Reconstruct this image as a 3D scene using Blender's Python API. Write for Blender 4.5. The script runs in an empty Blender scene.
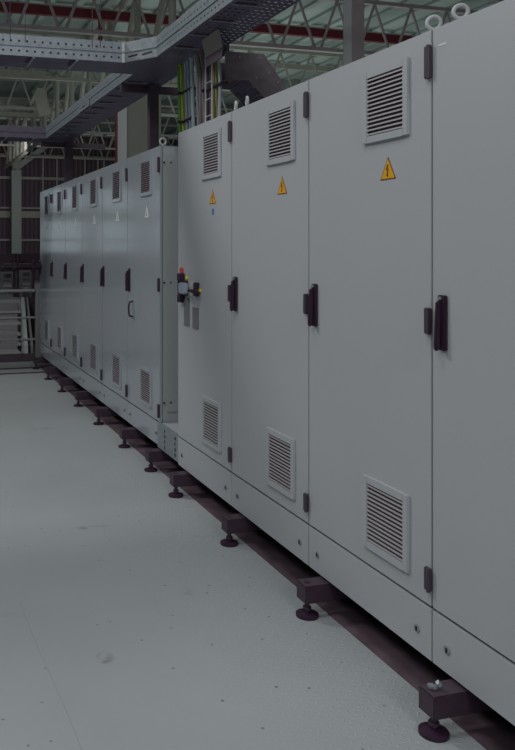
import bpy, bmesh, math, random
from mathutils import Vector, Matrix
random.seed(7)
C = bpy.context.scene.collection
PI = math.pi
TH = math.atan(224/789); SN, CS = math.sin(TH), math.cos(TH); HC = 1.49

def at(u, v, y):
    """point of the hall seen at image position (u,v) standing at depth y"""
    a = (u-123)/789; t = y/(CS-a*SN)
    return Vector((t*(a*CS+SN), y, HC+t*(247-v)/789))

# ------------------------------------------------------------------ materials
def mat(name, col, rough=.5, metal=0, noise=.0, nscale=6, spec=.5, coat=0):
    m = bpy.data.materials.new(name); m.use_nodes = True
    nt = m.node_tree; b = nt.nodes['Principled BSDF']
    b.inputs['Base Color'].default_value = (*col, 1)
    b.inputs['Roughness'].default_value = rough
    b.inputs['Metallic'].default_value = metal
    b.inputs['Specular IOR Level'].default_value = spec
    b.inputs['Coat Weight'].default_value = coat
    b.inputs['Coat Roughness'].default_value = .08
    if noise:
        tc = nt.nodes.new('ShaderNodeTexCoord'); n = nt.nodes.new('ShaderNodeTexNoise')
        n.inputs['Scale'].default_value = nscale; n.inputs['Detail'].default_value = 5
        nt.links.new(tc.outputs['Object'], n.inputs['Vector'])
        r = nt.nodes.new('ShaderNodeValToRGB')
        r.color_ramp.elements[0].position = .3; r.color_ramp.elements[1].position = .7
        r.color_ramp.elements[0].color = (*[c*(1-noise) for c in col], 1)
        r.color_ramp.elements[1].color = (*[min(1, c*(1+noise)) for c in col], 1)
        nt.links.new(n.outputs['Fac'], r.inputs['Fac']); nt.links.new(r.outputs['Color'], b.inputs['Base Color'])
    return m

M = {}
M['paint']  = mat('cabinet_paint', (.42, .44, .458), .38, noise=.012, nscale=2, spec=.45)
M['paint_sheen'] = mat('glossy_paint_blue_sheen', (.345, .385, .415), .17, noise=.012, nscale=2, spec=.75, coat=.5)  # same paint as the near row, bluish reflection put into its colour
M['slat']   = mat('louvre_paint', (.43, .41, .43), .5)
M['seam']   = mat('dark_gasket', (.05, .03, .045), .8)
M['black']  = mat('black_plastic', (.036, .016, .034), .45, spec=.3)
M['hingem'] = mat('hinge_metal', (.062, .042, .062), .45)
M['black2'] = mat('dark_metal', (.05, .027, .045), .5, noise=.2, nscale=20)
M['beam']   = mat('purple_brown_steel', (.06, .040, .057), .55, noise=.2, nscale=14)
M['white']  = mat('white_steel', (.50, .52, .52), .45)
M['truss']  = mat('truss_paint', (.33, .33, .29), .6, noise=.06)
M['trussd'] = mat('truss_paint_dull', (.36, .32, .33), .6, noise=.06)
M['colu']   = mat('column_paint', (.30, .34, .32), .6)
M['red']    = mat('red_paint', (.13, .006, .018), .5, noise=.1)
M['maroon'] = mat('maroon_paint', (.055, .025, .042), .7)
M['wall']   = None
M['yellow'] = mat('warning_yellow', (.72, .37, .006), .5)
M['pale']   = mat('pale_label_and_glare', (.75, .76, .74), .3)  # small label; also far-row signs, with glare on them put into the colour
M['brown']  = mat('warning_border', (.17, .045, .01), .5)
M['blue']   = mat('blue_sticker', (.06, .16, .38), .5)
M['redtag'] = mat('red_tag', (.65, .07, .05), .5)
M['knob']   = mat('grey_blue_knob', (.30, .36, .42), .4)
M['lime']   = mat('bright_yellow', (.75, .62, .02), .5)
M['cgreen'] = mat('green_cable', (.075, .22, .045), .5)
M['cyel']   = mat('yellow_green_cable', (.36, .34, .03), .5)
M['cgrey']  = mat('grey_cable', (.24, .28, .33), .5)
M['clight'] = mat('light_cable', (.36, .42, .44), .5)
M['cdark']  = mat('dark_cable', (.09, .065, .08), .5)
M['cbrown'] = mat('brown_cable', (.19, .15, .14), .5)
M['colive'] = mat('olive_cable', (.23, .21, .07), .5)
M['beige']  = mat('beige_plate', (.23, .21, .19), .6)
M['grn']    = mat('grey_green_sheet', (.20, .215, .18), .7, noise=.05, nscale=1)
M['step']   = mat('step_metal', (.36, .35, .36), .5)
M['rail']   = mat('railing_metal', (.24, .24, .25), .45)
M['galv']   = mat('galvanised', (.28, .32, .345), .42, metal=.35, noise=.12, nscale=35)

def nodes(m):
    return m.node_tree, m.node_tree.nodes, m.node_tree.links
def mth(nt, op, a, b=None, c=None):
    n = nt.nodes.new('ShaderNodeMath'); n.operation = op
    for i, x in enumerate((a, b, c)):
        if x is None: continue
        if isinstance(x, (int, float)): n.inputs[i].default_value = x
        else: nt.links.new(x, n.inputs[i])
    return n.outputs[0]

def perforated(name, ax, pa, ha, bx, pb, hb, col, off=(0, 0), metal=.35, rough=.45):
    """sheet metal with real see-through slots: along axis ax period pa, slot half width ha; along bx period pb"""
    m = mat(name, col, rough, metal, noise=.15, nscale=30)
    nt, N, L = nodes(m); out = N['Material Output']; b = N['Principled BSDF']
    tc = N.new('ShaderNodeTexCoord'); sp = N.new('ShaderNodeSeparateXYZ'); L.new(tc.outputs['Object'], sp.inputs[0])
    def pulse(a, p, h, o):
        x = mth(nt, 'DIVIDE', sp.outputs[a], p); x = mth(nt, 'ADD', x, 100+o)
        x = mth(nt, 'FRACT', x); x = mth(nt, 'SUBTRACT', x, .5); x = mth(nt, 'ABSOLUTE', x)
        return mth(nt, 'LESS_THAN', x, h/p)
    f = mth(nt, 'MULTIPLY', pulse(ax, pa, ha, off[0]), pulse(bx, pb, hb, off[1]))
    tr = N.new('ShaderNodeBsdfTransparent'); mx = N.new('ShaderNodeMixShader')
    L.new(f, mx.inputs[0]); L.new(b.outputs[0], mx.inputs[1]); L.new(tr.outputs[0], mx.inputs[2])
    L.new(mx.outputs[0], out.inputs['Surface'])
    return m
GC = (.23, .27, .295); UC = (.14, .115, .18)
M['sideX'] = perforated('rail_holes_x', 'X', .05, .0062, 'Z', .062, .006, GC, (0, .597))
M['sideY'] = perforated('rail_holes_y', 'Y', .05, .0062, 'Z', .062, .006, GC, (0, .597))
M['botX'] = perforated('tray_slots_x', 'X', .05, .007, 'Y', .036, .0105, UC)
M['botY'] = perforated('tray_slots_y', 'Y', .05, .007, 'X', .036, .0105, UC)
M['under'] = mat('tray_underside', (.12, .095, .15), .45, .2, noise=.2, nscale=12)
M['dropt'] = mat('drop_tray_metal', (.15, .125, .14), .5, .1, noise=.2, nscale=20)
M['sideD'] = mat('shaded_rail', (.10, .085, .12), .5, .2, noise=.2, nscale=20)  # darker rail metal, the shade on the far tray is in its colour

# painted steel floor: tread pattern, scuffs, specks
def floor_mat():
    m = mat('painted_floor', (.4, .42, .43), .5, spec=.35)
    nt, N, L = nodes(m); b = N['Principled BSDF']
    g = N.new('ShaderNodeNewGeometry'); P = g.outputs['Position']
    sp = N.new('ShaderNodeSeparateXYZ'); L.new(P, sp.inputs[0])
    n1 = N.new('ShaderNodeTexNoise'); n1.inputs['Scale'].default_value = 1.3; n1.inputs['Detail'].default_value = 8; L.new(P, n1.inputs['Vector'])
    r = N.new('ShaderNodeValToRGB'); L.new(n1.outputs['Fac'], r.inputs['Fac'])
    r.color_ramp.elements[0].position = .3; r.color_ramp.elements[0].color = (.345, .375, .385, 1)
    r.color_ramp.elements[1].position = .7; r.color_ramp.elements[1].color = (.385, .415, .42, 1)
    # little dirt specks
    v = N.new('ShaderNodeTexVoronoi'); v.voronoi_dimensions = '2D'; v.inputs['Scale'].default_value = 5.0; L.new(P, v.inputs['Vector'])
    n2 = N.new('ShaderNodeTexNoise'); n2.inputs['Scale'].default_value = 1.1; L.new(P, n2.inputs['Vector'])
    sk = mth(nt, 'LESS_THAN', v.outputs['Distance'], mth(nt, 'MULTIPLY', n1.outputs['Fac'], .048))
    sk = mth(nt, 'MULTIPLY', sk, mth(nt, 'GREATER_THAN', n2.outputs['Fac'], .47))
    # larger stains
    n3 = N.new('ShaderNodeTexNoise'); n3.inputs['Scale'].default_value = 2.2; n3.inputs['Detail'].default_value = 6
    mp = N.new('ShaderNodeMapping'); mp.inputs['Location'].default_value = (3.1, 7.4, 0); mp.inputs['Scale'].default_value = (1, 1.6, 1)
    L.new(P, mp.inputs[0]); L.new(mp.outputs[0], n3.inputs['Vector'])
    st = N.new('ShaderNodeValToRGB'); L.new(n3.outputs['Fac'], st.inputs['Fac'])
    st.color_ramp.elements[0].position = .66; st.color_ramp.elements[0].color = (0, 0, 0, 1)
    st.color_ramp.elements[1].position = .78; st.color_ramp.elements[1].color = (.45, .45, .45, 1)
    # hairline scratch
    dx = mth(nt, 'SUBTRACT', sp.outputs[0], mth(nt, 'MULTIPLY_ADD', sp.outputs[1], -.035, .6))
    n4 = N.new('ShaderNodeTexNoise'); n4.inputs['Scale'].default_value = 3; L.new(P, n4.inputs['Vector'])
    dx = mth(nt, 'ADD', dx, mth(nt, 'MULTIPLY', mth(nt, 'SUBTRACT', n4.outputs['Fac'], .5), .02))
    ln = mth(nt, 'LESS_THAN', mth(nt, 'ABSOLUTE', dx), .0016)
    ln = mth(nt, 'MULTIPLY', ln, mth(nt, 'LESS_THAN', sp.outputs[1], 3.3))
    d1 = mth(nt, 'MULTIPLY', ln, .3)
    tot = mth(nt, 'MAXIMUM', mth(nt, 'MULTIPLY', sk, .8), d1); tot = mth(nt, 'MAXIMUM', tot, mth(nt, 'MULTIPLY', st.outputs['Color'], .45))
    # scuffed rubber smears
    n5 = N.new('ShaderNodeTexNoise'); n5.inputs['Scale'].default_value = 22; n5.inputs['Detail'].default_value = 4; L.new(P, n5.inputs['Vector'])
    for cx_, cy_, rx, ry, st_ in ((.98, 4.08, .13, .03, .5), (.72, 2.77, .035, .05, .7), (1.2, 3.2, .03, .06, .3), (.55, 5.2, .10, .04, .35), (1.15, 6.4, .16, .06, .3)):
        a_ = mth(nt, 'DIVIDE', mth(nt, 'SUBTRACT', sp.outputs[0], cx_), rx); b_ = mth(nt, 'DIVIDE', mth(nt, 'SUBTRACT', sp.outputs[1], cy_), ry)
        e = mth(nt, 'MAXIMUM', mth(nt, 'SUBTRACT', 1, mth(nt, 'ADD', mth(nt, 'MULTIPLY', a_, a_), mth(nt, 'MULTIPLY', b_, b_))), 0)
        e = mth(nt, 'MULTIPLY', mth(nt, 'MULTIPLY', e, st_), mth(nt, 'MAXIMUM', mth(nt, 'MULTIPLY', mth(nt, 'SUBTRACT', n5.outputs['Fac'], .42), 6), 0))
        tot = mth(nt, 'MAXIMUM', tot, mth(nt, 'MINIMUM', e, .6))
    mx = N.new('ShaderNodeMixRGB'); L.new(tot, mx.inputs[0]); L.new(r.outputs[0], mx.inputs[1]); mx.inputs[2].default_value = (.16, .145, .135, 1)
    dirt = mx
    # tread lozenges
    def tread(ang, off):
        mp = N.new('ShaderNodeMapping'); mp.vector_type = 'POINT'
        mp.inputs['Rotation'].default_value = (0, 0, ang); mp.inputs['Location'].default_value = (off, off*.5, 0); L.new(P, mp.inputs[0])
        s = N.new('ShaderNodeSeparateXYZ'); L.new(mp.outputs[0], s.inputs[0])
        def fr(o, p):
            x = mth(nt, 'FRACT', mth(nt, 'ADD', mth(nt, 'DIVIDE', o, p), 50)); return mth(nt, 'MULTIPLY', mth(nt, 'SUBTRACT', x, .5), p)
        a = mth(nt, 'DIVIDE', fr(s.outputs[0], .05), .0125); c = mth(nt, 'DIVIDE', fr(s.outputs[1], .025), .0042)
        q = mth(nt, 'ADD', mth(nt, 'MULTIPLY', a, a), mth(nt, 'MULTIPLY', c, c))
        return mth(nt, 'MAXIMUM', mth(nt, 'SUBTRACT', 1, q), 0)
    t = mth(nt, 'MAXIMUM', tread(PI/4, 0), tread(-PI/4, .0177))
    # worn flat in the walkway, crisp near the cabinets and at the far end
    w1 = N.new('ShaderNodeMapRange'); w1.inputs[1].default_value = .95; w1.inputs[2].default_value = 1.45; w1.inputs[3].default_value = .07; w1.inputs[4].default_value = 1; L.new(sp.outputs[0], w1.inputs[0])
    w2 = N.new('ShaderNodeMapRange'); w2.inputs[1].default_value = 6.6; w2.inputs[2].default_value = 7.6; w2.inputs[3].default_value = 0; w2.inputs[4].default_value = 1; L.new(sp.outputs[1], w2.inputs[0])
    w = mth(nt, 'MAXIMUM', w1.outputs[0], w2.outputs[0])
    h = mth(nt, 'MULTIPLY', t, w)
    m2 = N.new('ShaderNodeMixRGB'); L.new(mth(nt, 'MULTIPLY', h, .18), m2.inputs[0]); L.new(dirt.outputs[0], m2.inputs[1]); m2.inputs[2].default_value = (.62, .64, .65, 1)
    L.new(m2.outputs[0], b.inputs['Base Color'])
    bp = N.new('ShaderNodeBump'); bp.inputs['Strength'].default_value = 1; bp.inputs['Distance'].default_value = .0016
    L.new(h, bp.inputs['Height']); L.new(bp.outputs[0], b.inputs['Normal'])
    return m
M['floor'] = floor_mat()

def wave_mat(name, c1, c2, period, axis='X', rough=.7, lo=.35, hi=.65):
    m = mat(name, c1, rough); nt, N, L = nodes(m); b = N['Principled BSDF']
    g = N.new('ShaderNodeNewGeometry'); sp = N.new('ShaderNodeSeparateXYZ'); L.new(g.outputs['Position'], sp.inputs[0])
    s = mth(nt, 'SINE', mth(nt, 'MULTIPLY', sp.outputs[axis], 2*PI/period)); s = mth(nt, 'MULTIPLY_ADD', s, .5, .5)
    n = N.new('ShaderNodeTexNoise'); n.inputs['Scale'].default_value = .5; L.new(g.outputs['Position'], n.inputs['Vector'])
    f = mth(nt, 'MULTIPLY_ADD', n.outputs['Fac'], .5, mth(nt, 'MULTIPLY', s, .5))
    r = N.new('ShaderNodeValToRGB'); L.new(f, r.inputs['Fac'])
    r.color_ramp.elements[0].position = lo; r.color_ramp.elements[0].color = (*c1, 1)
    r.color_ramp.elements[1].position = hi; r.color_ramp.elements[1].color = (*c2, 1)
    L.new(r.outputs[0], b.inputs['Base Color'])
    bp = N.new('ShaderNodeBump'); bp.inputs['Distance'].default_value = .05; L.new(s, bp.inputs['Height']); L.new(bp.outputs[0], b.inputs['Normal'])
    return m
M['wall'] = wave_mat('dark_cladding', (.085, .060, .075), (.13, .10, .115), .22)
M['deck'] = wave_mat('roof_deck', (.25, .31, .29), (.36, .43, .40), 1.3, rough=.75)
M['ground'] = mat('hall_concrete', (.16, .15, .16), .8, noise=.1)

# ------------------------------------------------------------------ mesh helpers
class MB:
    def __init__(s): s.bm = bmesh.new()
    def box(s, a, b, rot=None, bev=0):
        a = Vector(a); b = Vector(b); c = (a+b)/2; d = b-a
        mx = Matrix.Translation(c)
        if rot is not None: mx = mx @ rot
        mx = mx @ Matrix.Diagonal((abs(d.x), abs(d.y), abs(d.z), 1))
        r = bmesh.ops.create_cube(s.bm, size=1, matrix=mx)
        if bev:
            es = list({e for v in r['verts'] for e in v.link_edges})
            bmesh.ops.bevel(s.bm, geom=es, offset=bev, segments=2, affect='EDGES', clamp_overlap=True)
        return s
    def bar(s, a, b, w, h):
        """rectangular bar between two points, w horizontal, h vertical-ish"""
        a = Vector(a); b = Vector(b); d = b-a; z = d.normalized()
        up = Vector((0, 0, 1)) if abs(z.z) < .95 else Vector((0, 1, 0))
        x = up.cross(z).normalized(); y = z.cross(x)
        mx = Matrix((x, y, z)).transposed().to_4x4(); mx.translation = (a+b)/2
        bmesh.ops.create_cube(s.bm, size=1, matrix=mx @ Matrix.Diagonal((w, h, d.length, 1))); return s
    def cyl(s, a, b, r, n=14, r2=None):
        a = Vector(a); b = Vector(b); d = b-a
        q = d.to_track_quat('Z', 'Y').to_matrix().to_4x4(); q.translation = (a+b)/2
        bmesh.ops.create_cone(s.bm, cap_ends=True, segments=n, radius1=r, radius2=r if r2 is None else r2, depth=d.length, matrix=q); return s
    def path(s, pts, r, n=10):
        pts = [Vector(p) for p in pts]; rings = []
        for i, p in enumerate(pts):
            t = (pts[min(i+1, len(pts)-1)]-pts[max(i-1, 0)]).normalized()
            x = t.cross(Vector((.13, .99, .05))).normalized(); y = t.cross(x)
            rings.append([s.bm.verts.new(p+(x*math.cos(2*PI*k/n)+y*math.sin(2*PI*k/n))*r) for k in range(n)])
        for i in range(len(rings)-1):
            for k in range(n):
                s.bm.faces.new((rings[i][k], rings[i][(k+1) % n], rings[i+1][(k+1) % n], rings[i+1][k]))
        s.bm.faces.new(rings[0][::-1]); s.bm.faces.new(rings[-1]); return s
    def torus(s, c, R, r, ang=0, n=28, m=12):
        """ring standing upright; its plane contains z and direction ang"""
        dx = Vector((math.cos(ang), math.sin(ang), 0)); nz = Vector((0, 0, 1)); nn = dx.cross(nz); c = Vector(c)
        V = []
        for i in range(n):
            t = 2*PI*i/n; o = dx*math.cos(t)+nz*math.sin(t)
            V.append([s.bm.verts.new(c+o*(R+r*math.cos(2*PI*k/m))+nn*r*math.sin(2*PI*k/m)) for k in range(m)])
        for i in range(n):
            for k in range(m):
                s.bm.faces.new((V[i][k], V[(i+1) % n][k], V[(i+1) % n][(k+1) % m], V[i][(k+1) % m]))
        return s
    def poly(s, pts, d):
        """prism: outline pts, extruded by vector d"""
        a = [s.bm.verts.new(p) for p in pts]; d = Vector(d); b = [s.bm.verts.new(Vector(p)+d) for p in pts]
        n = len(pts); s.bm.faces.new(a); s.bm.faces.new(b[::-1])
        for i in range(n): s.bm.faces.new((a[i], a[(i+1) % n], b[(i+1) % n], b[i]))
        return s
    def build(s, name, m, parent=None, smooth=False):
        bmesh.ops.recalc_face_normals(s.bm, faces=s.bm.faces)
        me = bpy.data.meshes.new(name); s.bm.to_mesh(me); s.bm.free()
        me.materials.append(M[m] if isinstance(m, str) else m)
        if smooth:
            for p in me.polygons: p.use_smooth = True
            me.set_sharp_from_angle(angle=math.radians(40))
        o = bpy.data.objects.new(name, me); C.objects.link(o)
        if parent is not None:
            o.parent = parent
        return o

def tag(o, label=None, cat=None, group=None, kind=None):
    if label: o['label'] = label
    if cat: o['category'] = cat
    if group: o['group'] = group
    if kind: o['kind'] = kind
    return o
def thing(name, loc, label, cat, group=None):
    o = bpy.data.objects.new(name, None); C.objects.link(o); o.location = loc; o.empty_display_size = .1
    return tag(o, label, cat, group)
def kids(o): return [c for c in bpy.data.objects if c.parent == o]
def dup(o, parent=None):
    c = o.copy(); C.objects.link(c)
    if parent is not None: c.parent = parent
    for k in kids(o): dup(k, c)
    return c

# ------------------------------------------------------------------ setting
tag(MB().box((-30, -8, -.2), (3.6, 10.27, 0)).build('floor', 'floor'), kind='structure')
tag(MB().box((-40, 10.27, -.25), (45, 38.2, -.03)).build('floor_hall', 'ground'), kind='structure')
tag(MB().box((3.6, -8, -.25), (45, 10.27, -.03)).build('floor_side', 'ground'), kind='structure')
tag(MB().box((-13, 38, -.1), (45, 38.25, 7)).build('wall_far', 'wall'), kind='structure')
tag(MB().box((1.675, -3, 0), (2.6, 9.9, .003)).build('floor_edge', mat('dark_floor_band', (.115,.08,.10), .6, noise=.3, nscale=9)), kind='structure')  # dark band on the floor below the cabinet rows
RZ = HC+5.62
cb = MB(); cb.box((-45, -10, RZ), (45, 38.3, RZ+.12))
for i in range(-20, 60): cb.box((i*.65, 4, RZ-.07), (i*.65+.16, 38, RZ))
tag(cb.build('ceiling', 'deck'), kind='structure')
for i, (v, h) in enumerate(((155, .10), (178, .13), (208, .08), (214.5, .32), (240, .10))):
    z = at(20, v, 37.9).z
    tag(MB().box((-13, 37.84, z-h/2), (44, 38, z+h/2)).build('trim_%d' % (i+1), 'truss'), kind='structure')
# daylight windows of the far wall, left of the picture, mirrored in the glossy doors
wm = bpy.data.materials.new('daylight_pane'); wm.use_nodes = True
wb = wm.node_tree.nodes['Principled BSDF']; wb.inputs['Base Color'].default_value = (.6, .7, .75, 1)
wb.inputs['Emission Color'].default_value = (.75, .92, 1, 1); wb.inputs['Emission Strength'].default_value = 1.0
for i, (x0, x1) in enumerate(((-5.3, -3.4), (-7.9, -6.2), (-11.9, -9.2))):
    o = tag(MB().box((x0, 37.9, 1.2), (x1, 37.97, 4.4)).build('window_%d' % (i+1), wm), kind='structure')
    f = MB()
    for x in (x0, (x0+x1)/2, x1): f.box((x-.05, 37.84, 1.15), (x+.05, 37.95, 4.45))
    for z in (1.2, 2.8, 4.4): f.box((x0, 37.84, z-.05), (x1, 37.95, z+.05))
    f.build('window_frame', 'white', o)

# ------------------------------------------------------------------ cabinets
def vent(name, parent, D, yc, zc, w=.270, h=.262, paint='paint'):
    q = 1 if paint == 'paint' else .35
    o = MB()
    t = .011; iw = .213; ih = h-.050
    o.box((D-t, yc-w/2, zc-h/2), (D+.001, yc-iw/2, zc+h/2), bev=.002)
    o.box((D-t, yc+iw/2, zc-h/2), (D+.001, yc+w/2, zc+h/2), bev=.002)
    o.box((D-t, yc-iw/2, zc+ih/2), (D+.001, yc+iw/2, zc+h/2))
    o.box((D-t, yc-iw/2, zc-h/2), (D+.001, yc+iw/2, zc-ih/2))
    g = o.build('vent_grille', paint, parent)
    MB().box((D-.0025, yc-iw/2, zc-ih/2), (D-.0005, yc+iw/2, zc+ih/2)).build('filter_backing', 'seam', g)
    s = MB(); n = 14
    for i in range(n):
        z = zc-ih/2+ih*(i+.5)/n
        s.poly([(D-.0085, yc-iw/2, z-.0042*q), (D-.003, yc-iw/2, z-.0005*q), (D-.003, yc-iw/2, z+.001*q), (D-.0085, yc-iw/2, z+.0015*q)], (0, iw, 0))
    s.build('slats', 'slat', g)
    return g

def hinge(parent, D, y, z, h=.095):
    MB().box((D-.014, y-.006, z-h/2), (D, y+.022, z+h/2), bev=.003).cyl((D-.014, y-.002, z-h/2), (D-.014, y-.002, z+h/2), .006).build('hinge', 'hingem', parent, True)

def handle(parent, D, y, z, h=.175):
    o = MB()
    o.box((D-.012, y-.070, z-h/2), (D, y-.032, z+h/2), bev=.003)
    b = o.build('handle', 'black', parent, True)
    l = MB()
    l.poly([(D-.010, y-.054, z+h*.40), (D-.026, y-.054, z+h*.38), (D-.034, y-.054, z-h*.42), (D-.031, y-.054, z-h*.50), (D-.022, y-.054, z-h*.51), (D-.016, y-.054, z-h*.45)], (0, .014, 0))
    bmesh.ops.bevel(l.bm, geom=l.bm.edges[:], offset=.003, segments=2, affect='EDGES')
    l.build('lever', 'black', b, True)
    MB().cyl((D-.011, y-.048, z+h*.44), (D-.020, y-.048, z+h*.44), .006).build('lock_pin', 'galv', b)

def warning(parent, D, yc, zb, pale=False):
    w, h = .092, .080
    a = MB().poly([(D-.0012, yc-w/2, zb), (D-.0012, yc+w/2, zb), (D-.0012, yc, zb+h)], (.0012, 0, 0)).build('warning_sign', 'pale' if pale else 'brown', parent)
    k = .86; zc = zb+h/3
    if not pale:
        MB().poly([(D-.002, yc-w/2*k, zc-h/3*k), (D-.002, yc+w/2*k, zc-h/3*k), (D-.002, yc, zc+2*h/3*k)], (.0009, 0, 0)).build('sign_face', 'yellow', a)
        p = [(.006, .052), (-.004, .050), (-.010, .030), (-.002, .032), (-.006, .012), (-.010, .014), (0, .004), (.004, .016), (.0, .015), (.006, .036), (-.002, .034)]
        MB().poly([(D-.0028, yc-a_, zb+.004+b_*.95) for a_, b_ in p], (.0008, 0, 0)).build('lightning_bolt', 'brown', a)
    else:
        MB().poly([(D-.002, yc-w/2*.6, zc-h/3*.6), (D-.002, yc+w/2*.6, zc-h/3*.6), (D-.002, yc, zc+2*h/3*.6)], (.0009, 0, 0)).build('sign_face', 'slat', a)  # pale version: yellow sign washed out by reflected glare, painted in

def eyebolt(parent, x, y, z, ang=PI/2*.9):
    MB().torus((x, y, z+.042), .0215, .0068, ang).cyl((x, y, z-.001), (x, y, z+.022), .009).cyl((x, y, z-.001), (x, y, z+.005), .016).build('eyebolt', 'white', parent, True)

def plinth_bolt(parent, D, y, z):
    b = MB().cyl((D-.004, y, z), (D+.001, y, z), .013).build('lock', 'galv', parent, True)
    MB().box((D-.007, y-.0035, z-.009), (D-.003, y+.0035, z+.006), bev=.001).build('lock_slot', 'black', b)

G = .147
def cabinet(D, y0, y1, top, pl, label, row, depth=.75, first_off=-.135, hinges=True, hand=True, rings=(), pale=False, paint='paint', group=None, hmid=1.25):
    t = thing('electrical_cabinet', (D+.1, (y0+y1)/2, G), label, 'electrical cabinet', group)
    g = .003
    # keep world coordinates: children are offset back
    off = t.location.copy()
    class P: pass
    before = set(bpy.data.objects)
    MB().box((D+.022, y0+.0005, pl), (D+depth, y1-.0005, top-.004)).build('body', 'paint', t)
    MB().box((D+.012, y0+.012, pl+.005), (D+.0225, y1-.012, top-.02)).build('door_seal', 'seam', t)
    d = MB().box((D, y0+g, pl+.005), (D+.019, y1-g, top), bev=.0025).build('door', paint, t)
    MB().box((D+.019, y0+.0005, top-.002), (D+depth, y1-.0005, top+.001)).build('roof_panel', paint, t)
    p = MB().box((D, y0+g*.7, G), (D+.018, y1-g*.7, pl-.004), bev=.0015).build('plinth_panel', paint, t)
    MB().box((D+.018, y0+.002, G+.001), (D+depth-.02, y1-.002, pl)).build('plinth_base', 'seam', t)
    plinth_bolt(p, D, y0+.075, .223); plinth_bolt(p, D, y1-.075, .223)
    yc = (y0+y1)/2+first_off-.015
    vent('vent_grille', t, D, yc, 2.0 if row == 1 else 1.985, paint=paint)
    vent('vent_grille', t, D, yc, .519 if row == 1 else .50, paint=paint)
    warning(d, D, yc-.012, 1.728 if row == 1 else 1.70, pale)
    if hinges:
        for z, h in ((2.09, .107), (hmid, .085), (.412, .075)) if row == 1 else ((2.045, .10), (hmid, .09), (.385, .09)): hinge(t, D, y0+.003, z, h)
    if hand: handle(d, D, y1-.008, 1.25 if row == 1 else 1.24)
    for ry, ra in rings: eyebolt(t, D+.055, ry, top, ra)
    for o in set(bpy.data.objects)-before:
        if o.parent == t: o.location = -off
    return t, d

D1 = 1.659; S = 2.183; K = .7985
def yy(k): return S+K*k
T1, P1 = 2.194, .319
c4, d4 = cabinet(D1, yy(-1), yy(0), T1, P1, 'light grey cabinet cut off by the right photo edge, handle at its left side', 1, rings=((2.115, -.5),))
c3, d3 = cabinet(D1, yy(0), yy(1), T1, P1, 'nearest light grey electrical cabinet shown whole, with the largest vent grilles', 1, rings=((2.245, -.5),))
c2, d2 = cabinet(D1, yy(1), yy(2), T1, P1, 'light grey electrical cabinet between the nearest whole one and the one with rotary switches', 1, rings=((3.71, 1.3),))
c1, d1 = cabinet(D1, yy(2), 4.599, T1, P1, 'light grey electrical cabinet with two rotary switches on its door', 1, hand=False, first_off=-.125, rings=((3.85, 1.3),))
def under(p, o, w):   # world-coordinate mesh under a part
    return o
# small marks
MB().box((D1-.001, 2.115, 2.13), (D1, 2.15, 2.136)).build('small_label', 'pale', d4)
MB().box((D1-.0012, 4.02, 1.667), (D1, 4.044, 1.70)).build('blue_sticker', 'blue', d1)
# rotary switches on the door of the switch cabinet
s1 = MB().box((D1-.03, 4.475, 1.285), (D1, 4.54, 1.33), bev=.004).box((D1-.03, 4.475, 1.155), (D1, 4.535, 1.205), bev=.004).box((D1-.0225, 4.41, 1.20), (D1, 4.55, 1.29), bev=.004).build('main_switch', 'black', d1)
MB().box((D1-.056, 4.36, 1.212), (D1-.022, 4.445, 1.278), bev=.006).build('switch_knob', 'knob', s1)
MB().box((D1-.012, 4.50, 1.332), (D1-.001, 4.54, 1.365), bev=.002).build('red_tag', 'redtag', s1)
MB().cyl((D1-.010, 4.435, 1.305), (D1, 4.435, 1.305), .011).build('yellow_plug', 'lime', d1)
MB().box((D1-.004, 4.345, 1.20), (D1, 4.438, 1.29), bev=.001).build('white_plate', 'white', d1)
s2 = MB().box((D1-.016, 4.235, 1.205), (D1, 4.30, 1.285), bev=.004).build('rotary_switch', 'black', d1)
MB().poly([(D1-.05, 4.20, 1.226), (D1-.05, 4.20, 1.25), (D1-.05, 4.26, 1.246), (D1-.05, 4.32, 1.239), (D1-.05, 4.26, 1.23)], (.03, 0, 0)).build('switch_lever', 'black', s2)
MB().box((D1-.010, 4.208, 1.233), (D1, 4.232, 1.250), bev=.002).build('yellow_tag', 'lime', s2)
shadow_m = mat('switch_shadow_grey', (.17, .17, .18), .6)  # grey of the shadows cast by the switches, put into a colour
MB().box((D1-.006, 4.395, 1.02), (D1-.0005, 4.48, 1.18), bev=.001).build('switch_shadow', shadow_m, d1)  # thin plates stand in for the shadows below the two switches
MB().box((D1-.006, 4.245, 1.015), (D1-.0005, 4.335, 1.138), bev=.001).build('switch_shadow', shadow_m, d1)

D2 = 1.69; R0, R1 = 5.041, 9.739; W2 = (R1-R0)/6
T2, P2 = 2.173, .305
row2 = []
ords = ['glossy grey cabinet nearest in the far row, with a D-shaped lock grip on its door',
        'second glossy cabinet of the far row counted from its near end',
        'third glossy cabinet of the far row counted from its near end',
        'fourth glossy cabinet of the far row, third from the far end',
        'fifth glossy cabinet of the far row, next to the farthest one',
        'farthest glossy cabinet, at the end of the row by the railing']
for k in range(6):
    y0 = R0+W2*k; y1 = y0+W2
    c, d = cabinet(D2, y0, y1, T2, P2, ords[k], 2, first_off=-.07, pale=True, paint='paint_sheen', rings=((y0+.10, 0),) if k == 0 else (), hmid=1.235 if k == 0 else 1.245, hinges=True)
    row2.append((c, d))
# D-shaped lock grip on the nearest door of the far row
lk = MB()
yl = 5.66
lk.box((D2-.008, yl-.03, .955), (D2, yl+.03, 1.095), bev=.003)
gr = lk.build('lock_plate', 'paint_sheen', row2[0][1])
MB().path([(D2-.006, yl-.012, 1.085), (D2-.035, yl-.012, 1.08), (D2-.042, yl-.012, 1.05), (D2-.042, yl-.012, 1.0), (D2-.035, yl-.012, .975), (D2-.006, yl-.012, .97)], .007).build('grip', 'black', gr, True)
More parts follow.
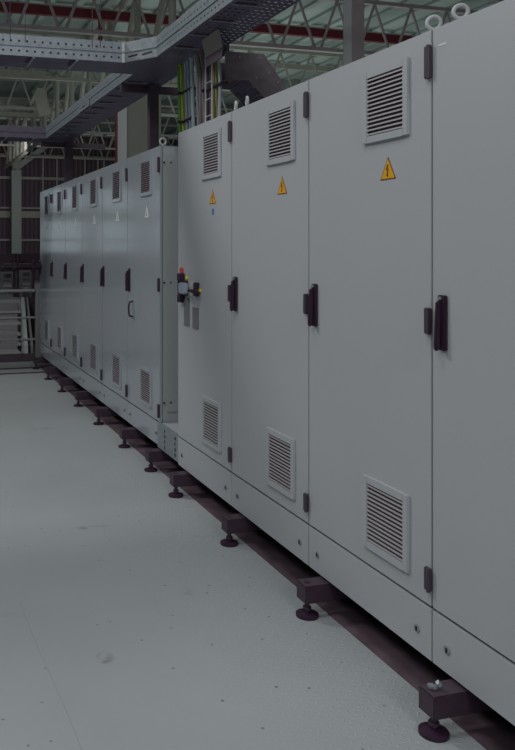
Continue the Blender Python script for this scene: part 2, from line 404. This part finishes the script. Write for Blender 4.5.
# side panel of the far row, towards the camera
sp = row2[0][0]; so = -sp.location
o = MB().box((D2+.05, R0-.006, P2+.07), (D2+.70, R0, T2-.06), bev=.002).build('side_panel', 'paint', sp); o.location = so
o2 = MB()
for z in (2.06, 1.25, .44):
    for x in (D2+.028, D2+.075): o2.cyl((x, R0-.009, z), (x, R0, z), .006)
o2 = o2.build('screw', 'black', sp); o2.location = so
# farthest door: rotary handwheel on its left edge
c, d = row2[-1]
hw = MB().cyl((D2-.10, 9.60, 1.25), (D2, 9.60, 1.25), .022).cyl((D2-.11, 9.60, 1.25), (D2-.09, 9.60, 1.25), .045)
for a in range(4): hw.box((D2-.105, 9.60-.012, 1.25-.10), (D2-.095, 9.60+.012, 1.25+.10), rot=Matrix.Rotation(a*PI/4, 4, 'X'))
hw.build('star_knob', 'black', d)

# gap base between the two rows
gp = thing('base_channel', (D1+.3, 4.82, G), 'galvanised base channel filling the gap between the two cabinet rows', 'base channel'); go = -gp.location
a = MB().box((D1+.012, 4.603, G), (D1+.03, 5.037, P1-.002), bev=.002).build('front_plate', 'galv', gp); a.location = go
b = MB().box((D1+.031, 4.603, P1-.03), (D1+.72, 5.037, P1-.012)).build('top_plate', 'paint', gp); b.location = go
for y in (4.68, 4.88):
    for z in [.17+.035*i for i in range(4)]:
        q_ = random.uniform(-.006, .006)
        s_ = MB().box((D1+.010, y+q_, z), (D1+.0125, y+.012, z+.02)).build('slot', 'black', gp); s_.location = go

# ------------------------------------------------------------------ feet
fp = thing('levelling_foot', (0, 0, 0), 'black levelling foot', 'levelling foot', 'levelling feet under the cabinets')
MB().box((-.028, -.0375, .064), (.62, .0375, .1345), bev=.003).build('support_beam', 'black2', fp)
pl_ = MB().box((-.026, -.035, .134), (.60, .035, .1360)).build('top_plate', 'beam', fp)
MB().cyl((0, 0, .136), (0, 0, .137), .013, 18).build('bolt_hole', 'black', pl_)
MB().cyl((0, 0, .015), (0, 0, .066), .0095).cyl((0, 0, .028), (0, 0, .04), .017, 6).build('threaded_rod', 'black2', fp, True)
MB().cyl((0, 0, .0), (0, 0, .011), .045, 28).cyl((0, 0, .011), (0, 0, .020), .044, 28, .020).build('foot_pad', 'black', fp, True)
ys = [2.063, 2.863, 3.661, 4.455, 5.007, 5.651, 6.44, 7.22, 7.99, 8.77, 9.585]
xs = [1.574, 1.586, 1.594, 1.594]+[1.615]*7
lab = ['nearest black levelling foot, below the right-hand seam, with a pale bolt on top',
       'second black levelling foot from the camera, below the seam left of the nearest whole cabinet',
       'third black levelling foot from the camera, below the cabinet with rotary switches and its neighbour',
       'fourth levelling foot from the camera, at the far end of the near cabinet row',
       'levelling foot below the near end of the far cabinet row, beside the galvanised channel',
       'levelling foot below the first seam of the far cabinet row',
       'levelling foot below the second seam of the far cabinet row',
       'levelling foot below the third seam of the far cabinet row',
       'levelling foot below the fourth seam of the far cabinet row',
       'second farthest levelling foot, just short of the railing',
       'farthest levelling foot, at the end of the cabinet row by the kick plate']
feet = []
for i, (x, y) in enumerate(zip(xs, ys)):
    f = fp if i == 0 else dup(fp)
    f.location = (x, y, 0); f['label'] = lab[i]; feet.append(f)
b = MB().cyl((.005, 0, .136), (.010, -.006, .155), .006).cyl((.010, -.006, .153), (.016, -.010, .159), .011, 6)
b.cyl((.0, .012, .136), (.0, .012, .144), .012, 6).build('bolt', 'galv', feet[0], True)

# ------------------------------------------------------------------ cable trays
TB = HC+1.2; TT = TB+.132        # underside and top of the overhead trays
def rail_profile(o, a, b, side):
    """side rail from a to b (ground line), ridge pushed outwards by side"""
    a = Vector(a); b = Vector(b); n = (b-a).normalized().cross(Vector((0, 0, 1)))*side
    z0, z1 = TB, TT
    prof = [(0, 0), (0, .058), (.007, .062), (.007, .070), (0, .074), (0, .132), (-.02, .132), (-.02, .130), (-.002, .130), (-.002, .002)]
    def pt(p, q): return p+n*q[0]+Vector((0, 0, z0+q[1]-p.z))
    for i in range(len(prof)):
        q, r = prof[i], prof[(i+1) % len(prof)]
        vs = [o.bm.verts.new(v) for v in (pt(a, q), pt(b, q), pt(b, r), pt(a, r))]
        o.bm.faces.new(vs)
def tray(name, x0, x1, y0, y1, axis, label, rungs, shaded=False, near_rail=True, far_rail=True, jslots=()):
    t = thing(name, ((x0+x1)/2, (y0+y1)/2, TB), label, 'cable tray', 'overhead cable trays' if 0 else None); off = -t.location
    out = []
    sm = ('sideX' if axis == 'x' else 'sideY')
    if axis == 'x':
        rails = ([((x0, y0, 0), (x1, y0, 0), 1)] if near_rail else [])+([((x0, y1, 0), (x1, y1, 0), -1)] if far_rail else [])
    else:
        rails = ([((x0, y1, 0), (x0, y0, 0), 1)] if near_rail else [])+([((x1, y1, 0), (x1, y0, 0), -1)] if far_rail else [])
    for a, b, s in rails:
        o = MB(); rail_profile(o, a, b, s); out.append(o.build('side_rail', 'sideD' if shaded else sm, t))
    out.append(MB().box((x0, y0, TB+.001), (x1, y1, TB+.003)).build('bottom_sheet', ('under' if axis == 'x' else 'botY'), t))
    for r in rungs:
        if axis == 'x':
            out.append(MB().box((r, y0+.004, TB-.006), (r+.016, y1-.05, TB+.002)).build('rung', 'galv', t))
            MB().box((r-.026, y0+.03, TB-.0035), (r-.002, y0+.16, TB+.002)).build('rung_slot', 'seam', out[-1])
        else:
            out.append(MB().box((x0+.012, r, TB-.006), (x0+.185, r+.012, TB+.002)).build('rung', 'galv', t))
            MB().box((x0+.03, r-.022, TB-.003), (x0+.14, r-.002, TB+.002)).build('rung_slot', 'seam', out[-1])
    for q_ in (y0, ) if axis == 'x' and near_rail else ():
        out.append(MB().box((x0, y0+.0225, TB+.004), (x1, y0+.024, TT-.006)).build('rail_hole_shade', 'seam', t))  # added dark strip behind the rail so its holes look shaded inside
    if axis == 'y': out.append(MB().box((x0+.0225, y0, TB+.004), (x0+.024, y1, TT-.006)).build('rail_hole_shade', 'seam', t))
    for o in out: o.location = off
    return t
XW, XE = 1.565, 1.88
main = tray('cable_tray', XW, XE, -2.5, 4.735, 'y', 'long galvanised perforated cable tray running overhead along the near cabinet row', [4.46-.29*i for i in range(8)])
left = tray('cable_tray', -6, 1.41, 4.94, 5.26, 'x', 'galvanised cable tray with two rows of holes crossing the upper left corner', [1.09-.28*i for i in range(10)])
def lying(a, b, off, r, label, g):  # unseen cables, added so the trays look dark inside
    o = MB().cyl(a, b, r, 10).build('cable', 'cdark', None, True)  # added unseen cable, darkens the tray inside
    tag(o, label, 'cable', g)
for i, q_ in enumerate((1.62, 1.665, 1.71)):
    r = (.02, .017, .022)[i]
    lying((q_, -2.4, TB+.004+r), (q_, 4.70, TB+.004+r), 0, r, 'unseen dark cable added in the long tray over the near cabinets, darkening its slots', 'added unseen cables in the near tray')
for i, q_ in enumerate((5.01, 5.06, 5.11, 5.16)):
    r = (.02, .018, .022, .018)[i]
    lying((-5.9, q_, TB+.004+r), (1.38, q_, TB+.004+r), 0, r, 'unseen dark cable added in the upper left tray to darken its inside', 'added unseen cables in the upper left tray')
for i, q_ in enumerate((1.63, 1.68, 1.74, 1.80)):
    r = (.02, .018, .022, .018)[i]
    lying((q_, 5.3, TB+.004+r), (q_, 8.6, TB+.004+r), 0, r, 'unseen dark cable added in the tray beyond the junction, darkening its slots', 'added unseen cables in the tray beyond the junction')
# corner section
cn = thing('cable_tray_corner', (1.6, 5.0, TB), 'angled corner section joining the two near galvanised cable trays', 'cable tray corner'); co = -cn.location
o = MB(); rail_profile(o, (1.41, 4.94, 0), (XW, 4.735, 0), 1); r_ = o.build('side_rail', 'galv', cn); r_.location = co
o = MB(); rail_profile(o, (XE, 5.26, 0), (XE, 4.735, 0), -1); o = o.build('side_rail', 'galv', cn); o.location = co
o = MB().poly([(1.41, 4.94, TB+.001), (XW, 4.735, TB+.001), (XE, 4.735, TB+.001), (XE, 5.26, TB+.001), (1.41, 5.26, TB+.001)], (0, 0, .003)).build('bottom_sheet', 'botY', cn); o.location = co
nn = Vector((-.205, -.155, 0)).normalized(); dd = Vector((.155, -.205, 0))
for f0, f1 in ((.14, .42), (.56, .86)):
    a_ = Vector((1.41, 4.94, TB+.032))+dd*f0+nn*.0025; b_ = Vector((1.41, 4.94, TB+.040))+dd*f1+nn*.0025
    o = MB().bar(a_, b_, .002, .008).build('slot', 'black', cn); o.location = co
o = MB().box((1.395, 4.936, TB), (1.412, 4.9395, TT)).build('joint_plate', 'white', cn); o.location = co
# beyond the junction
far = tray('cable_tray', XW, XE, 5.26, 8.64, 'y', 'cable tray running on from the junction towards the far crossing tray', [5.5+.28*i for i in range(11)])
o = MB().box((XW-.010, 6.55, TB+.004), (XW-.0075, 6.95, TB+.055)).build('joint_plate', 'galv', far); o.location = -far.location
o = MB()
o.box((XW-.012, 6.60, TB+.025), (XW-.0098, 6.63, TB+.037)).box((XW-.012, 6.68, TB+.025), (XW-.0098, 6.80, TB+.037)).box((XW-.012, 6.86, TB+.025), (XW-.0098, 6.89, TB+.037))
o = o.build('joint_slots', 'black', far); o.location = -far.location
cross = tray('cable_tray', -6, 1.9, 8.65, 8.97, 'x', 'dim far cable tray crossing behind the other trays at the left', [1.42-.3*i for i in range(9)], shaded=True)

# threaded hangers on the left tray
for i, u in enumerate((10, 25, 92, 100)):
    p = at(u, 40, 4.945)
    tag(MB().cyl((p.x, 4.937, TB+.085), (p.x, 4.937, RZ), .002, 8).build('hanger_rod', 'black2'),
        'thin threaded rod holding the upper left tray, %s' % ['at the left edge of the photo', 'second from the left edge', 'left one of the pair before the corner', 'right one of the pair before the corner'][i], 'hanger rod')
# supports: post standing on the far row's roof with an arm under the tray
def support(y, x, x0, x1, label, w=.07):
    t = thing('tray_support', (x, y, T2), label, 'tray support'); off = -t.location
    p = MB().box((x-w/2, y-.02, T2+.001), (x+w/2, y+.04, TB-.004)).build('post', 'beam', t)
    MB().box((x-w/2-.03, y-.05, T2+.001), (x+w/2+.03, y+.07, T2+.009)).build('base_plate', 'beam', p)
    b = MB().box((x0, y+.041, TB-.062), (x1, y+.081, TB-.007)).build('arm', 'beam', t)
    for o in (p, b): o.location = off
support(5.52, 1.80, 1.565, 2.25, 'dark upright post with arm under the tray junction, standing on the far cabinet row')
support(8.80, 1.86, 1.55, 2.30, 'thin dark upright post under the far crossing tray, on the far cabinets', .09)

# branch tray bending down behind the near row
BT = HC+1.15; BB = HC+.985
bt = thing('drop_tray', (2.0, 4.2, BB), 'dark cable tray branch bending down onto the top of the near cabinets', 'cable tray'); bo = -bt.location
y0, y1 = 4.29, 4.57
outer = [(1.84, BT), (2.09, BT), (2.24, BB-.03), (2.24, T1+.002)]; inner = [(1.84, BB), (1.99, BB), (2.10, BB-.10), (2.10, T1+.002)]
for y in (y0, y1):
    o = MB().poly([(x, y, z) for x, z in outer+inner[::-1]], (0, .003, 0)).build('side_rail', M['dropt'], bt); o.location = bo
o = MB()
for i in range(3):
    a_, b_ = inner[i], inner[i+1]
    vs = [o.bm.verts.new(v) for v in ((a_[0], y0, a_[1]), (b_[0], y0, b_[1]), (b_[0], y1, b_[1]), (a_[0], y1, a_[1]))]
    o.bm.faces.new(vs)
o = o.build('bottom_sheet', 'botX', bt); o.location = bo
o = MB()
for x, z in ((1.93, BT-.03), (2.06, BT-.03), (2.12, BB+.05), (2.18, BB), (2.21, BB-.08), (2.04, BB+.02)):
    o.cyl((x, y0-.006, z), (x, y0+.001, z), .006, 8)
o = o.build('bolt', 'galv', bt); o.location = bo
o = MB().box((1.86, 4.32, BT), (1.88, 4.50, TB-.001)).build('hanger_bracket', 'sideD', bt); o.location = bo
# short bright conduits beside the drop tray
for i, (x, y) in enumerate(((2.02, 4.02), (2.06, 3.99))):
    pass

# ------------------------------------------------------------------ dropping cables
def cable(u, y_top, m, r, label, group, x=1.80, endz=None, ub=None, bend=.05):
    ub = u if ub is None else ub
    def yat(uu): return x/math.tan(TH+math.atan((uu-123)/789))
    yt, yb = yat(u), yat(ub)
    ez = (P1-.02) if yb > 4.63 else T1+.002
    zt = TB+.02
    pts = [(x-.04, yt+bend, zt+.03), (x-.03, yt+bend*.8, zt)]
    n = 10
    for i in range(n+1):
        f = i/n; z = zt-.03+(ez-(zt-.03))*f
        g = f*f*(3-2*f); k = min(1, f*4)
        wob = .006*math.sin(f*9+u)
        pts.append((x-.012*(1-k), yt+(yb-yt)*min(1, k)+bend*.5*(1-k)+wob, z))
    o = MB().path(pts, r).build('cable', m, None, True)
    return tag(o, label, 'cable', group)
cg = [(182.0, 181.2, 'cgreen', .013, 'bright green cable, leftmost of the cables dropping from the tray'),
      (184.3, 184.0, 'cyel', .009, 'yellow cable dropping right beside the green one'),
      (186.3, 185.8, 'cgreen', .007, 'thin green cable right of the yellow one'),
      (188.6, 188.4, 'cgrey', .010, 'thin grey cable between the green cables and the pale pair'),
      (191.3, 191.0, 'cgrey', .011, 'grey cable just left of the pale grey one'),
      (195.0, 194.6, 'clight', .014, 'pale grey cable, lightest in the bundle under the tray'),
      (198.3, 198.0, 'cgrey', .010, 'grey cable just right of the lightest cable'),
      (201.0, 201.0, 'cbrown', .015, 'thick brown cable in the middle of the dropping cables'),
      (204.2, 204.2, 'cbrown', .012, 'brown cable just left of the wire cable ladder'),
      (208.0, 208.0, 'cdark', .014, 'dark cable behind the wire cable ladder'),
      (211.3, 211.3, 'cdark', .012, 'dark cable at the right of the wire ladder'),
      (214.4, 214.4, 'colive', .012, 'olive cable right of the wire ladder'),
      (217.0, 217.0, 'colive', .010, 'yellowish olive cable second from the right of the drop'),
      (219.8, 219.8, 'clight', .010, 'pale cable, rightmost of the cables dropping from the tray')]
for u, ub, m, r, l in cg:
    cable(u, None, m, r, l, 'cables dropping from the overhead tray', ub=ub)
def yat(u, x): return x/math.tan(TH+math.atan((u-123)/789))
def tie(u0, u1, z, label):
    a = yat(u0, 1.782); b = yat(u1, 1.782)
    o = MB().box((1.778, b-.01, z-.006), (1.823, a+.01, z+.006), bev=.002).box((1.76, a-.01, z-.009), (1.78, a+.012, z+.009))
    tag(o.build('cable_tie', 'black'), label, 'cable tie', 'black ties around the dropping cables')
tie(181, 191, 2.50, 'upper black tie around the green and grey cables')
tie(181, 191, 2.31, 'lower black tie around the green and grey cables')
tie(205, 221, 2.435, 'black tie around the olive cables and the wire ladder')
# wire ladder + beige bend plate
wl = thing('wire_ladder', (1.77, 4.4, T1), 'narrow pale wire ladder carrying the right-hand dropping cables', 'cable ladder'); wo = -wl.location
ya, yb = yat(205.5, 1.77), yat(212, 1.77)
for y in (ya, yb):
    o = MB().cyl((1.77, y, T1), (1.77, y, TB+.01), .0045, 8).build('upright', 'white', wl); o.location = wo
for z in (2.27, 2.37, 2.47, 2.57):
    o = MB().cyl((1.77, ya, z), (1.77, yb, z), .003, 6).build('rung', 'white', wl); o.location = wo
ya, yb = yat(205.5, 1.715), yat(222.5, 1.715)
o = MB().poly([(1.715, yb+.01, 2.535), (1.715, ya-.01, 2.535), (1.715, ya, 2.592), (1.715, yb, 2.592)], (.004, 0, 0)).build('cover_plate', 'beam', wl); o.location = wo
o = MB().poly([(1.715, yb, 2.5925), (1.715, ya, 2.5925), (1.685, ya-.01, 2.688), (1.685, yb-.01, 2.688)], (.004, 0, 0)).build('bent_plate', 'beige', wl); o.location = wo

# ------------------------------------------------------------------ things behind the rows
# column behind the near row
cl = thing('steel_column', (6.75, 10.7, 0), 'upright steel column rising behind the near cabinets up to the roof', 'column'); lo = -cl.location
o = MB().box((6.65, 10.62, 0), (6.86, 10.637, RZ)).box((6.65, 10.86, 0), (6.86, 10.877, RZ)).build('flange', 'trussd', cl); o.location = lo
o = MB().box((6.648, 10.638, 0), (6.675, 10.86, RZ)).build('web_face', 'white', cl); o.location = lo
# shaft behind the far row
sh = thing('boxed_shaft', (3.0, 10.1, 0), 'tall grey-green boxed shaft with a white left side behind the far cabinets', 'shaft'); so_ = -sh.location
o = MB().box((2.875, 9.95, 0), (3.35, 10.34, 3.75)).build('panel', 'grn', sh); o.location = so_
o = MB().box((2.86, 9.94, 0), (2.874, 10.34, 3.75)).build('white_side', 'white', sh); o.location = so_
o = MB().box((3.17, 9.93, 0), (3.19, 9.949, 3.75)).build('cover_strip', 'white', sh); o.location = so_
p = at(117, 130, 11.2)
tag(MB().cyl((p.x, 11.2, 0), (p.x, 11.2, 3.75), .028).build('red_pipe', 'red'), 'red vertical pipe left of the boxed shaft', 'pipe')
# red roof beam and purlins
tag(MB().box((-14, 16.2, HC+4.83), (40, 16.32, HC+5.02)).build('red_beam', 'red'), 'long dark red beam under the roof, seen through the roof trusses', 'beam')
p = at(101.5, 30, 16.0)
tag(MB().cyl((p.x, 16.1, HC+4.1), (p.x, 16.1, HC+4.85), .045).build('red_drop_pipe', 'red'), 'short red pipe hanging from the red roof beam', 'pipe')
# transverse trusses
def truss(y, label, h0=4.2, h1=5.3, step=.92, x0=-6, x1=26, m='trussd', r=.026):
    t = thing('roof_truss', ((x0+x1)/2, y, HC+h0), label, 'roof truss', None); off = -t.location; z0, z1 = HC+h0, HC+h1
    o = MB().box((x0, y-.05, z0-.04), (x1, y+.05, z0+.04)).build('bottom_chord', m, t); o.location = off
    o = MB().box((x0, y-.05, z1-.04), (x1, y+.05, z1+.04)).build('top_chord', m, t); o.location = off
    w = MB(); x = x0+.3
    while x < x1-step:
        w.cyl((x, y, z1-.03), (x+step*.42, y, z0+.03), r, 8); w.cyl((x+step*.58, y, z0+.03), (x+step, y, z1-.03), r, 8)
        x += step
    o = w.build('lattice', m, t); o.location = off
ty = [15.0, 19.4, 23.8, 28.2, 32.6, 36.6]
tl = ['nearest roof truss with V-shaped lattice, in front of the red beam', 'second roof truss from the camera', 'third roof truss from the camera', 'fourth roof truss from the camera', 'fifth roof truss from the camera', 'farthest roof truss, close to the dark wall']
for y, l in zip(ty, tl): truss(y, l, x1=26+(y-15), m='trussd' if y < 18 else 'truss', r=.03)
# purlins under the deck
for i, y in enumerate((12.6, 14.4, 17.8, 21.6, 25.6, 30)):
    tag(MB().box((-14, y, RZ-.22), (40, y+.08, RZ-.07)).build('roof_purlin', 'truss'),
        '%s roof purlin from the camera, right under the green-grey roof deck' % ['nearest', 'second', 'third', 'fourth', 'fifth', 'sixth'][i], 'purlin')
# longitudinal girder of thick pipes
gd = thing('pipe_girder', (4.6, 25, HC+3.6), 'pale lattice girder of thick pipes running away under the roof at the upper left', 'girder'); go_ = -gd.location
GX = 4.62; z0, z1 = HC+3.6, HC+5.2
o = MB().cyl((GX, 9, z0), (GX, 36.5, z0), .07).build('bottom_chord', 'truss', gd, True); o.location = go_
o = MB().cyl((GX, 9, z1), (GX, 36.5, z1), .09).build('top_chord', 'truss', gd, True); o.location = go_
k = 0; y = 13.1
while y < 36:
    o = MB().cyl((GX, y, z0), (GX, y, z1), .068).build('upright_pipe', 'truss', gd, True); o.location = go_
    o = MB().cyl((GX, y, z1), (GX, y+1.15, z0), .06).build('diagonal_pipe', 'truss', gd, True); o.location = go_
    if k % 2 == 0:
        o = MB().cyl((GX, y+.2, z0), (GX+1.6, y+.4, z1), .085).build('side_brace', 'truss', gd, True); o.location = go_
    y += 2.1; k += 1
# roof struts (broad plates)
for i, (ua, va, ub, vb, yd, w, l) in enumerate(((38, 89, 31, 103, 22, .30, 'broad pale brace plate near the middle of the girder, left one'), (38, 89, 45, 115, 22.2, .36, 'broad pale brace plate near the middle of the girder, right one'))):
    a_ = at(ua, va, yd); b_ = at(ub, vb, yd)
    tag(MB().bar(a_, b_, w, .08).build('brace_plate', 'truss'), l, 'brace')
# pipe running along the right below the roof
for i, (ua, va, ub, vb, yd) in enumerate(((0, 75, 30, 75, 17.5), (0, 115, 50, 115, 26))):
    a_ = at(ua-20, va, yd); b_ = at(ub+15, vb, yd); b_.z = a_.z = (a_.z+b_.z)/2
    tag(MB().bar(a_, b_, .12, .14).build('roof_rail', 'truss'), ['pale horizontal rail below the roof, at the upper left photo edge', 'lower pale horizontal rail above the far crossing tray'][i], 'rail')

# far column with brace
pc = at(16, 170, 37.2); wd = .46/2
fc = thing('wall_column', (pc.x, 37.2, -.03), 'grey-green steel column against the dark wall at the far left', 'column'); fo = -fc.location
for (a0, a1, b0, b1) in ((-wd, wd, 37.0, 37.03), (-wd, wd, 37.4, 37.43), (-.02, .02, 37.03, 37.4)):
    pass
o = MB().box((pc.x-wd, 37.0, -.03), (pc.x+wd, 37.45, pc.z)).build('shaft', 'colu', fc); o.location = fo
a_ = at(15, 169, 37.2); b_ = at(46, 146, 37.2)
o = MB().bar(a_, b_, .22, .26).build('brace', 'colu', fc); o.location = fo
for du in (-2, 3, 8):
    a_ = at(15+du*.3, 169, 37.2); b_ = at(15+du*1.6, 120, 37.2)
    o = MB().cyl(a_, b_, .13).build('strut_pipe', 'truss', fc, True); o.location = fo
# thin roof posts hanging against the wall
for i, u in enumerate((85, 98, 104, 43, 57)):
    a_ = at(u, 110, 36.9); 
    tag(MB().cyl((a_.x, 36.9, at(u, 250, 36.9).z), (a_.x, 36.9, HC+4.2), .035, 8).build('wall_conduit', 'trussd'), 'thin vertical conduit on the dark far wall, ' + ['left one between red pipe and tray', 'middle one left of the red pipe', 'right one beside the red pipe', 'just left of the far post', 'just right above the far cabinets'][i], 'conduit')

# ------------------------------------------------------------------ far-left machinery, rails and stairs
tb = at(0, 253.7, 13.2).z; bb = at(0, 263.5, 13.2).z
tag(MB().box((-4, 13.2, bb), (2.6, 13.4, tb)).build('platform_beam', 'maroon'), 'dark maroon beam behind the far end of the cabinets, above the rails', 'beam')
# uprights carrying it
pz = at(0, 267, 12.8).z
dp = thing('dark_pipe', (0, 12.8, pz), 'dark horizontal pipe just below the maroon beam', 'pipe'); do_ = -dp.location
o = MB().cyl((-4, 12.8, pz), (2.3, 12.8, pz), .045).build('pipe_run', 'black2', dp, True); o.location = do_
for u in (2, 14, 33):
    p = at(u, 267, 12.8); o = MB().cyl((p.x-.03, 12.8, pz), (p.x+.03, 12.8, pz), .075).build('pipe_flange', 'beam', dp, True); o.location = do_
p = at(33, 267, 12.8); o = MB().cyl((p.x, 12.8, -.03), (p.x, 12.8, pz-.03), .025).build('pipe_stand', 'black2', dp, True); o.location = do_
for i, u in enumerate((15.6, 19.0)):
    p = at(u, 263, 12.9)
    t = thing('vertical_pipe', (p.x, 13.05, 0), ['left of two dark vertical pipes behind the stairs', 'right of two dark vertical pipes behind the stairs'][i], 'pipe')
    MB().cyl((0, 0, at(u, 302, 13.05).z), (0, 0, tb+.0), .024).build('tube', 'black2', t, True)
    MB().cyl((0, 0, at(u, 304, 13.05).z), (0, 0, at(u, 301, 13.05).z), .04).build('flange', 'black2', t, True)
# pale equipment frames behind the pipe
def frame(u0, u1, v0, v1, y, label):
    a_ = at(u0, v0, y); b_ = at(u1, v1, y)
    t = thing('equipment_frame', ((a_.x+b_.x)/2, y, -.03), label, 'frame'); off = -t.location
    for x in (a_.x, b_.x):
        o = MB().box((x-.025, y-.025, -.03), (x+.025, y+.025, a_.z)).build('upright', 'rail', t); o.location = off
    for f in (0, .35, .62, 1):
        z = a_.z+(b_.z-a_.z)*f
        o = MB().box((a_.x, y-.02, z-.02), (b_.x, y+.02, z+.02)).build('crossbar', 'rail', t); o.location = off
frame(2, 13, 264.5, 288, 14.4, 'pale metal frame behind the dark pipes, at the left edge of photo')
frame(21, 31.5, 263.5, 286, 14.4, 'pale metal frame between the vertical pipes and the cabinet row')
# raised landing and stair
lz = at(0, 300, 12.4).z
ld = tag(MB().box((-5, 12.42, -.03), (at(23, 300, 12.42).x, 14.8, lz)).build('stair_landing', 'step'), 'grey raised landing at the top of the short stairs', 'landing')
st = thing('staircase', (0, 11.4, -.03), 'short grey metal stairs behind the railing at the far left', 'stairs'); sto = -st.location
y_, z_ = 10.75, lz
n = 5
for i in range(n):
    v = (353.5, 344.5, 334.5, 323.5, 312)[i]; y = 10.75+.33*i
    z = at(10, v, y).z
    o = MB().box((-4, y, z-.02), (1.60+.05*i, y+.33, z+.015)).build('tread', 'step', st); o.location = sto
    o = MB().box((-4, y+.32, z), (1.60+.05*i, y+.33, z+.11)).build('riser', 'rail', st); o.location = sto
a_ = at(29, 355, 10.75); b_ = at(22.5, 296, 12.35)
o = MB().poly([(a_.x-.07, 10.70, -.02), (a_.x-.07, 11.0, -.02), (b_.x-.02, 12.36, lz-.12), (b_.x-.02, 12.36, lz+.04), (a_.x-.07, 10.70, .14)], (.05, 0, 0)).build('stringer', 'white', st); o.location = sto
o = MB().poly([(a_.x+.02, 10.70, -.02), (a_.x+.02, 11.0, -.02), (b_.x+.06, 12.36, lz-.12), (b_.x+.06, 12.36, lz+.04), (a_.x+.02, 10.70, .14)], (.03, 0, 0)).build('stringer', 'rail', st); o.location = sto
tag(MB().box((at(29.5, 300, 12.2).x, 12.2, -.03), (at(34.5, 300, 12.2).x, 12.34, .70)).build('machine_box', 'maroon'), 'dark maroon box right beside the stairs, behind the rail post', 'box')
# guard railing at the platform end
gr = thing('guard_railing', (1, 10.2, 0), 'grey guard railing with kick plate closing the floor at the far left', 'railing'); gro = -gr.location
Y = 10.18
for v, r in ((291, .022), (318, .016), (340, .016)):
    z = at(15, v, Y).z
    o = MB().cyl((-6, Y, z), (1.70, Y, z), r).build('rail', 'rail', gr, True); o.location = gro
for x in (at(38, 300, Y).x, at(38, 300, Y).x-1.6, at(38, 300, Y).x-3.2, at(38, 300, Y).x-4.8):
    o = MB().box((x-.03, Y-.03, 0), (x+.03, Y+.03, .97)).build('post', 'rail', gr); o.location = gro
o = MB().box((-6, Y+.031, 0), (1.75, Y+.045, .105)).build('kick_plate', 'beam', gr); o.location = gro
# floor joint strips
for i, (y, d) in enumerate(((9.62, .012), (9.25, .010))):
    tag(MB().box((-8, y, 0), (2.4, y+.035, d)).build('floor_strip', 'beam'), ['dark raised strip across the floor nearest the kick plate', 'dark raised strip across the floor, the nearer of two'][i], 'floor strip')

# ------------------------------------------------------------------ light
def lamp(name, loc, power, size, col=(1, 1, 1), aim=None, spread=None):
    l = bpy.data.lights.new(name, 'AREA'); l.shape = 'DISK'; l.size = size; l.energy = power; l.color = col
    o = bpy.data.objects.new(name, l); C.objects.link(o); o.location = loc
    if aim: o.rotation_euler = (Vector(aim)-Vector(loc)).to_track_quat('-Z', 'Y').to_euler()
    return o
lamp('high_bay_lamp', (-3.3, 7.4, 6.5), 390, 1.5, (1, .97, .97), aim=(.3, 3.2, .5))
lamp('fill_light', (-3.5, -1.5, 6.6), 230, 3.0, (.97, .98, 1), aim=(-.5, 2.5, 0))  # added fill lamp, brightens the gap side panel and the floor
lamp('fill_light', (-.8, 2.0, 6.6), 185, 2.2, (.97, .98, 1), aim=(-.8, 2.1, 0))  # added fill lamp above the walkway, lifts the front floor
lamp('fill_light', (.9, -5, 4.6), 260, 2.2, (1, .98, 1), aim=(1.6, 8, 1.5))  # added fill lamp behind the camera for surfaces facing it
lamp('wall_fill_light', (5, 29, 3.8), 170, 4.0, (1, .97, 1), aim=(4, 38, 1.5))  # added lamp turned away from view, lifts the dark far wall
lamp('bounce_light', (9, 19, 1.7), 540, 12, (.92, 1, .97), aim=(9, 19.1, 8))  # added upward lamps standing in for daylight bounced onto the roof deck
lamp('bounce_light', (-6, 19, 1.7), 300, 9, (.92, 1, .97), aim=(-6, 19.1, 8))
w = bpy.data.worlds.new('world'); bpy.context.scene.world = w; w.use_nodes = True
bg = w.node_tree.nodes['Background']; bg.inputs[0].default_value = (.86, .92, 1, 1); bg.inputs[1].default_value = .33

cam = bpy.data.cameras.new('camera'); co_ = bpy.data.objects.new('camera', cam); C.objects.link(co_)
co_.location = (0, 0, HC); co_.rotation_euler = (PI/2, 0, -TH)
cam.sensor_fit = 'HORIZONTAL'; cam.sensor_width = 36; cam.lens = 36*789/515
cam.shift_x = (257.5-123)/515; cam.shift_y = -(375-247)/515
cam.clip_start = .05; cam.clip_end = 200
sc = bpy.context.scene; sc.camera = co_
vs = sc.view_settings; vs.view_transform = 'Standard'; vs.look = 'None'; vs.gamma = 1; vs.exposure = -1.06; vs.use_curve_mapping = False
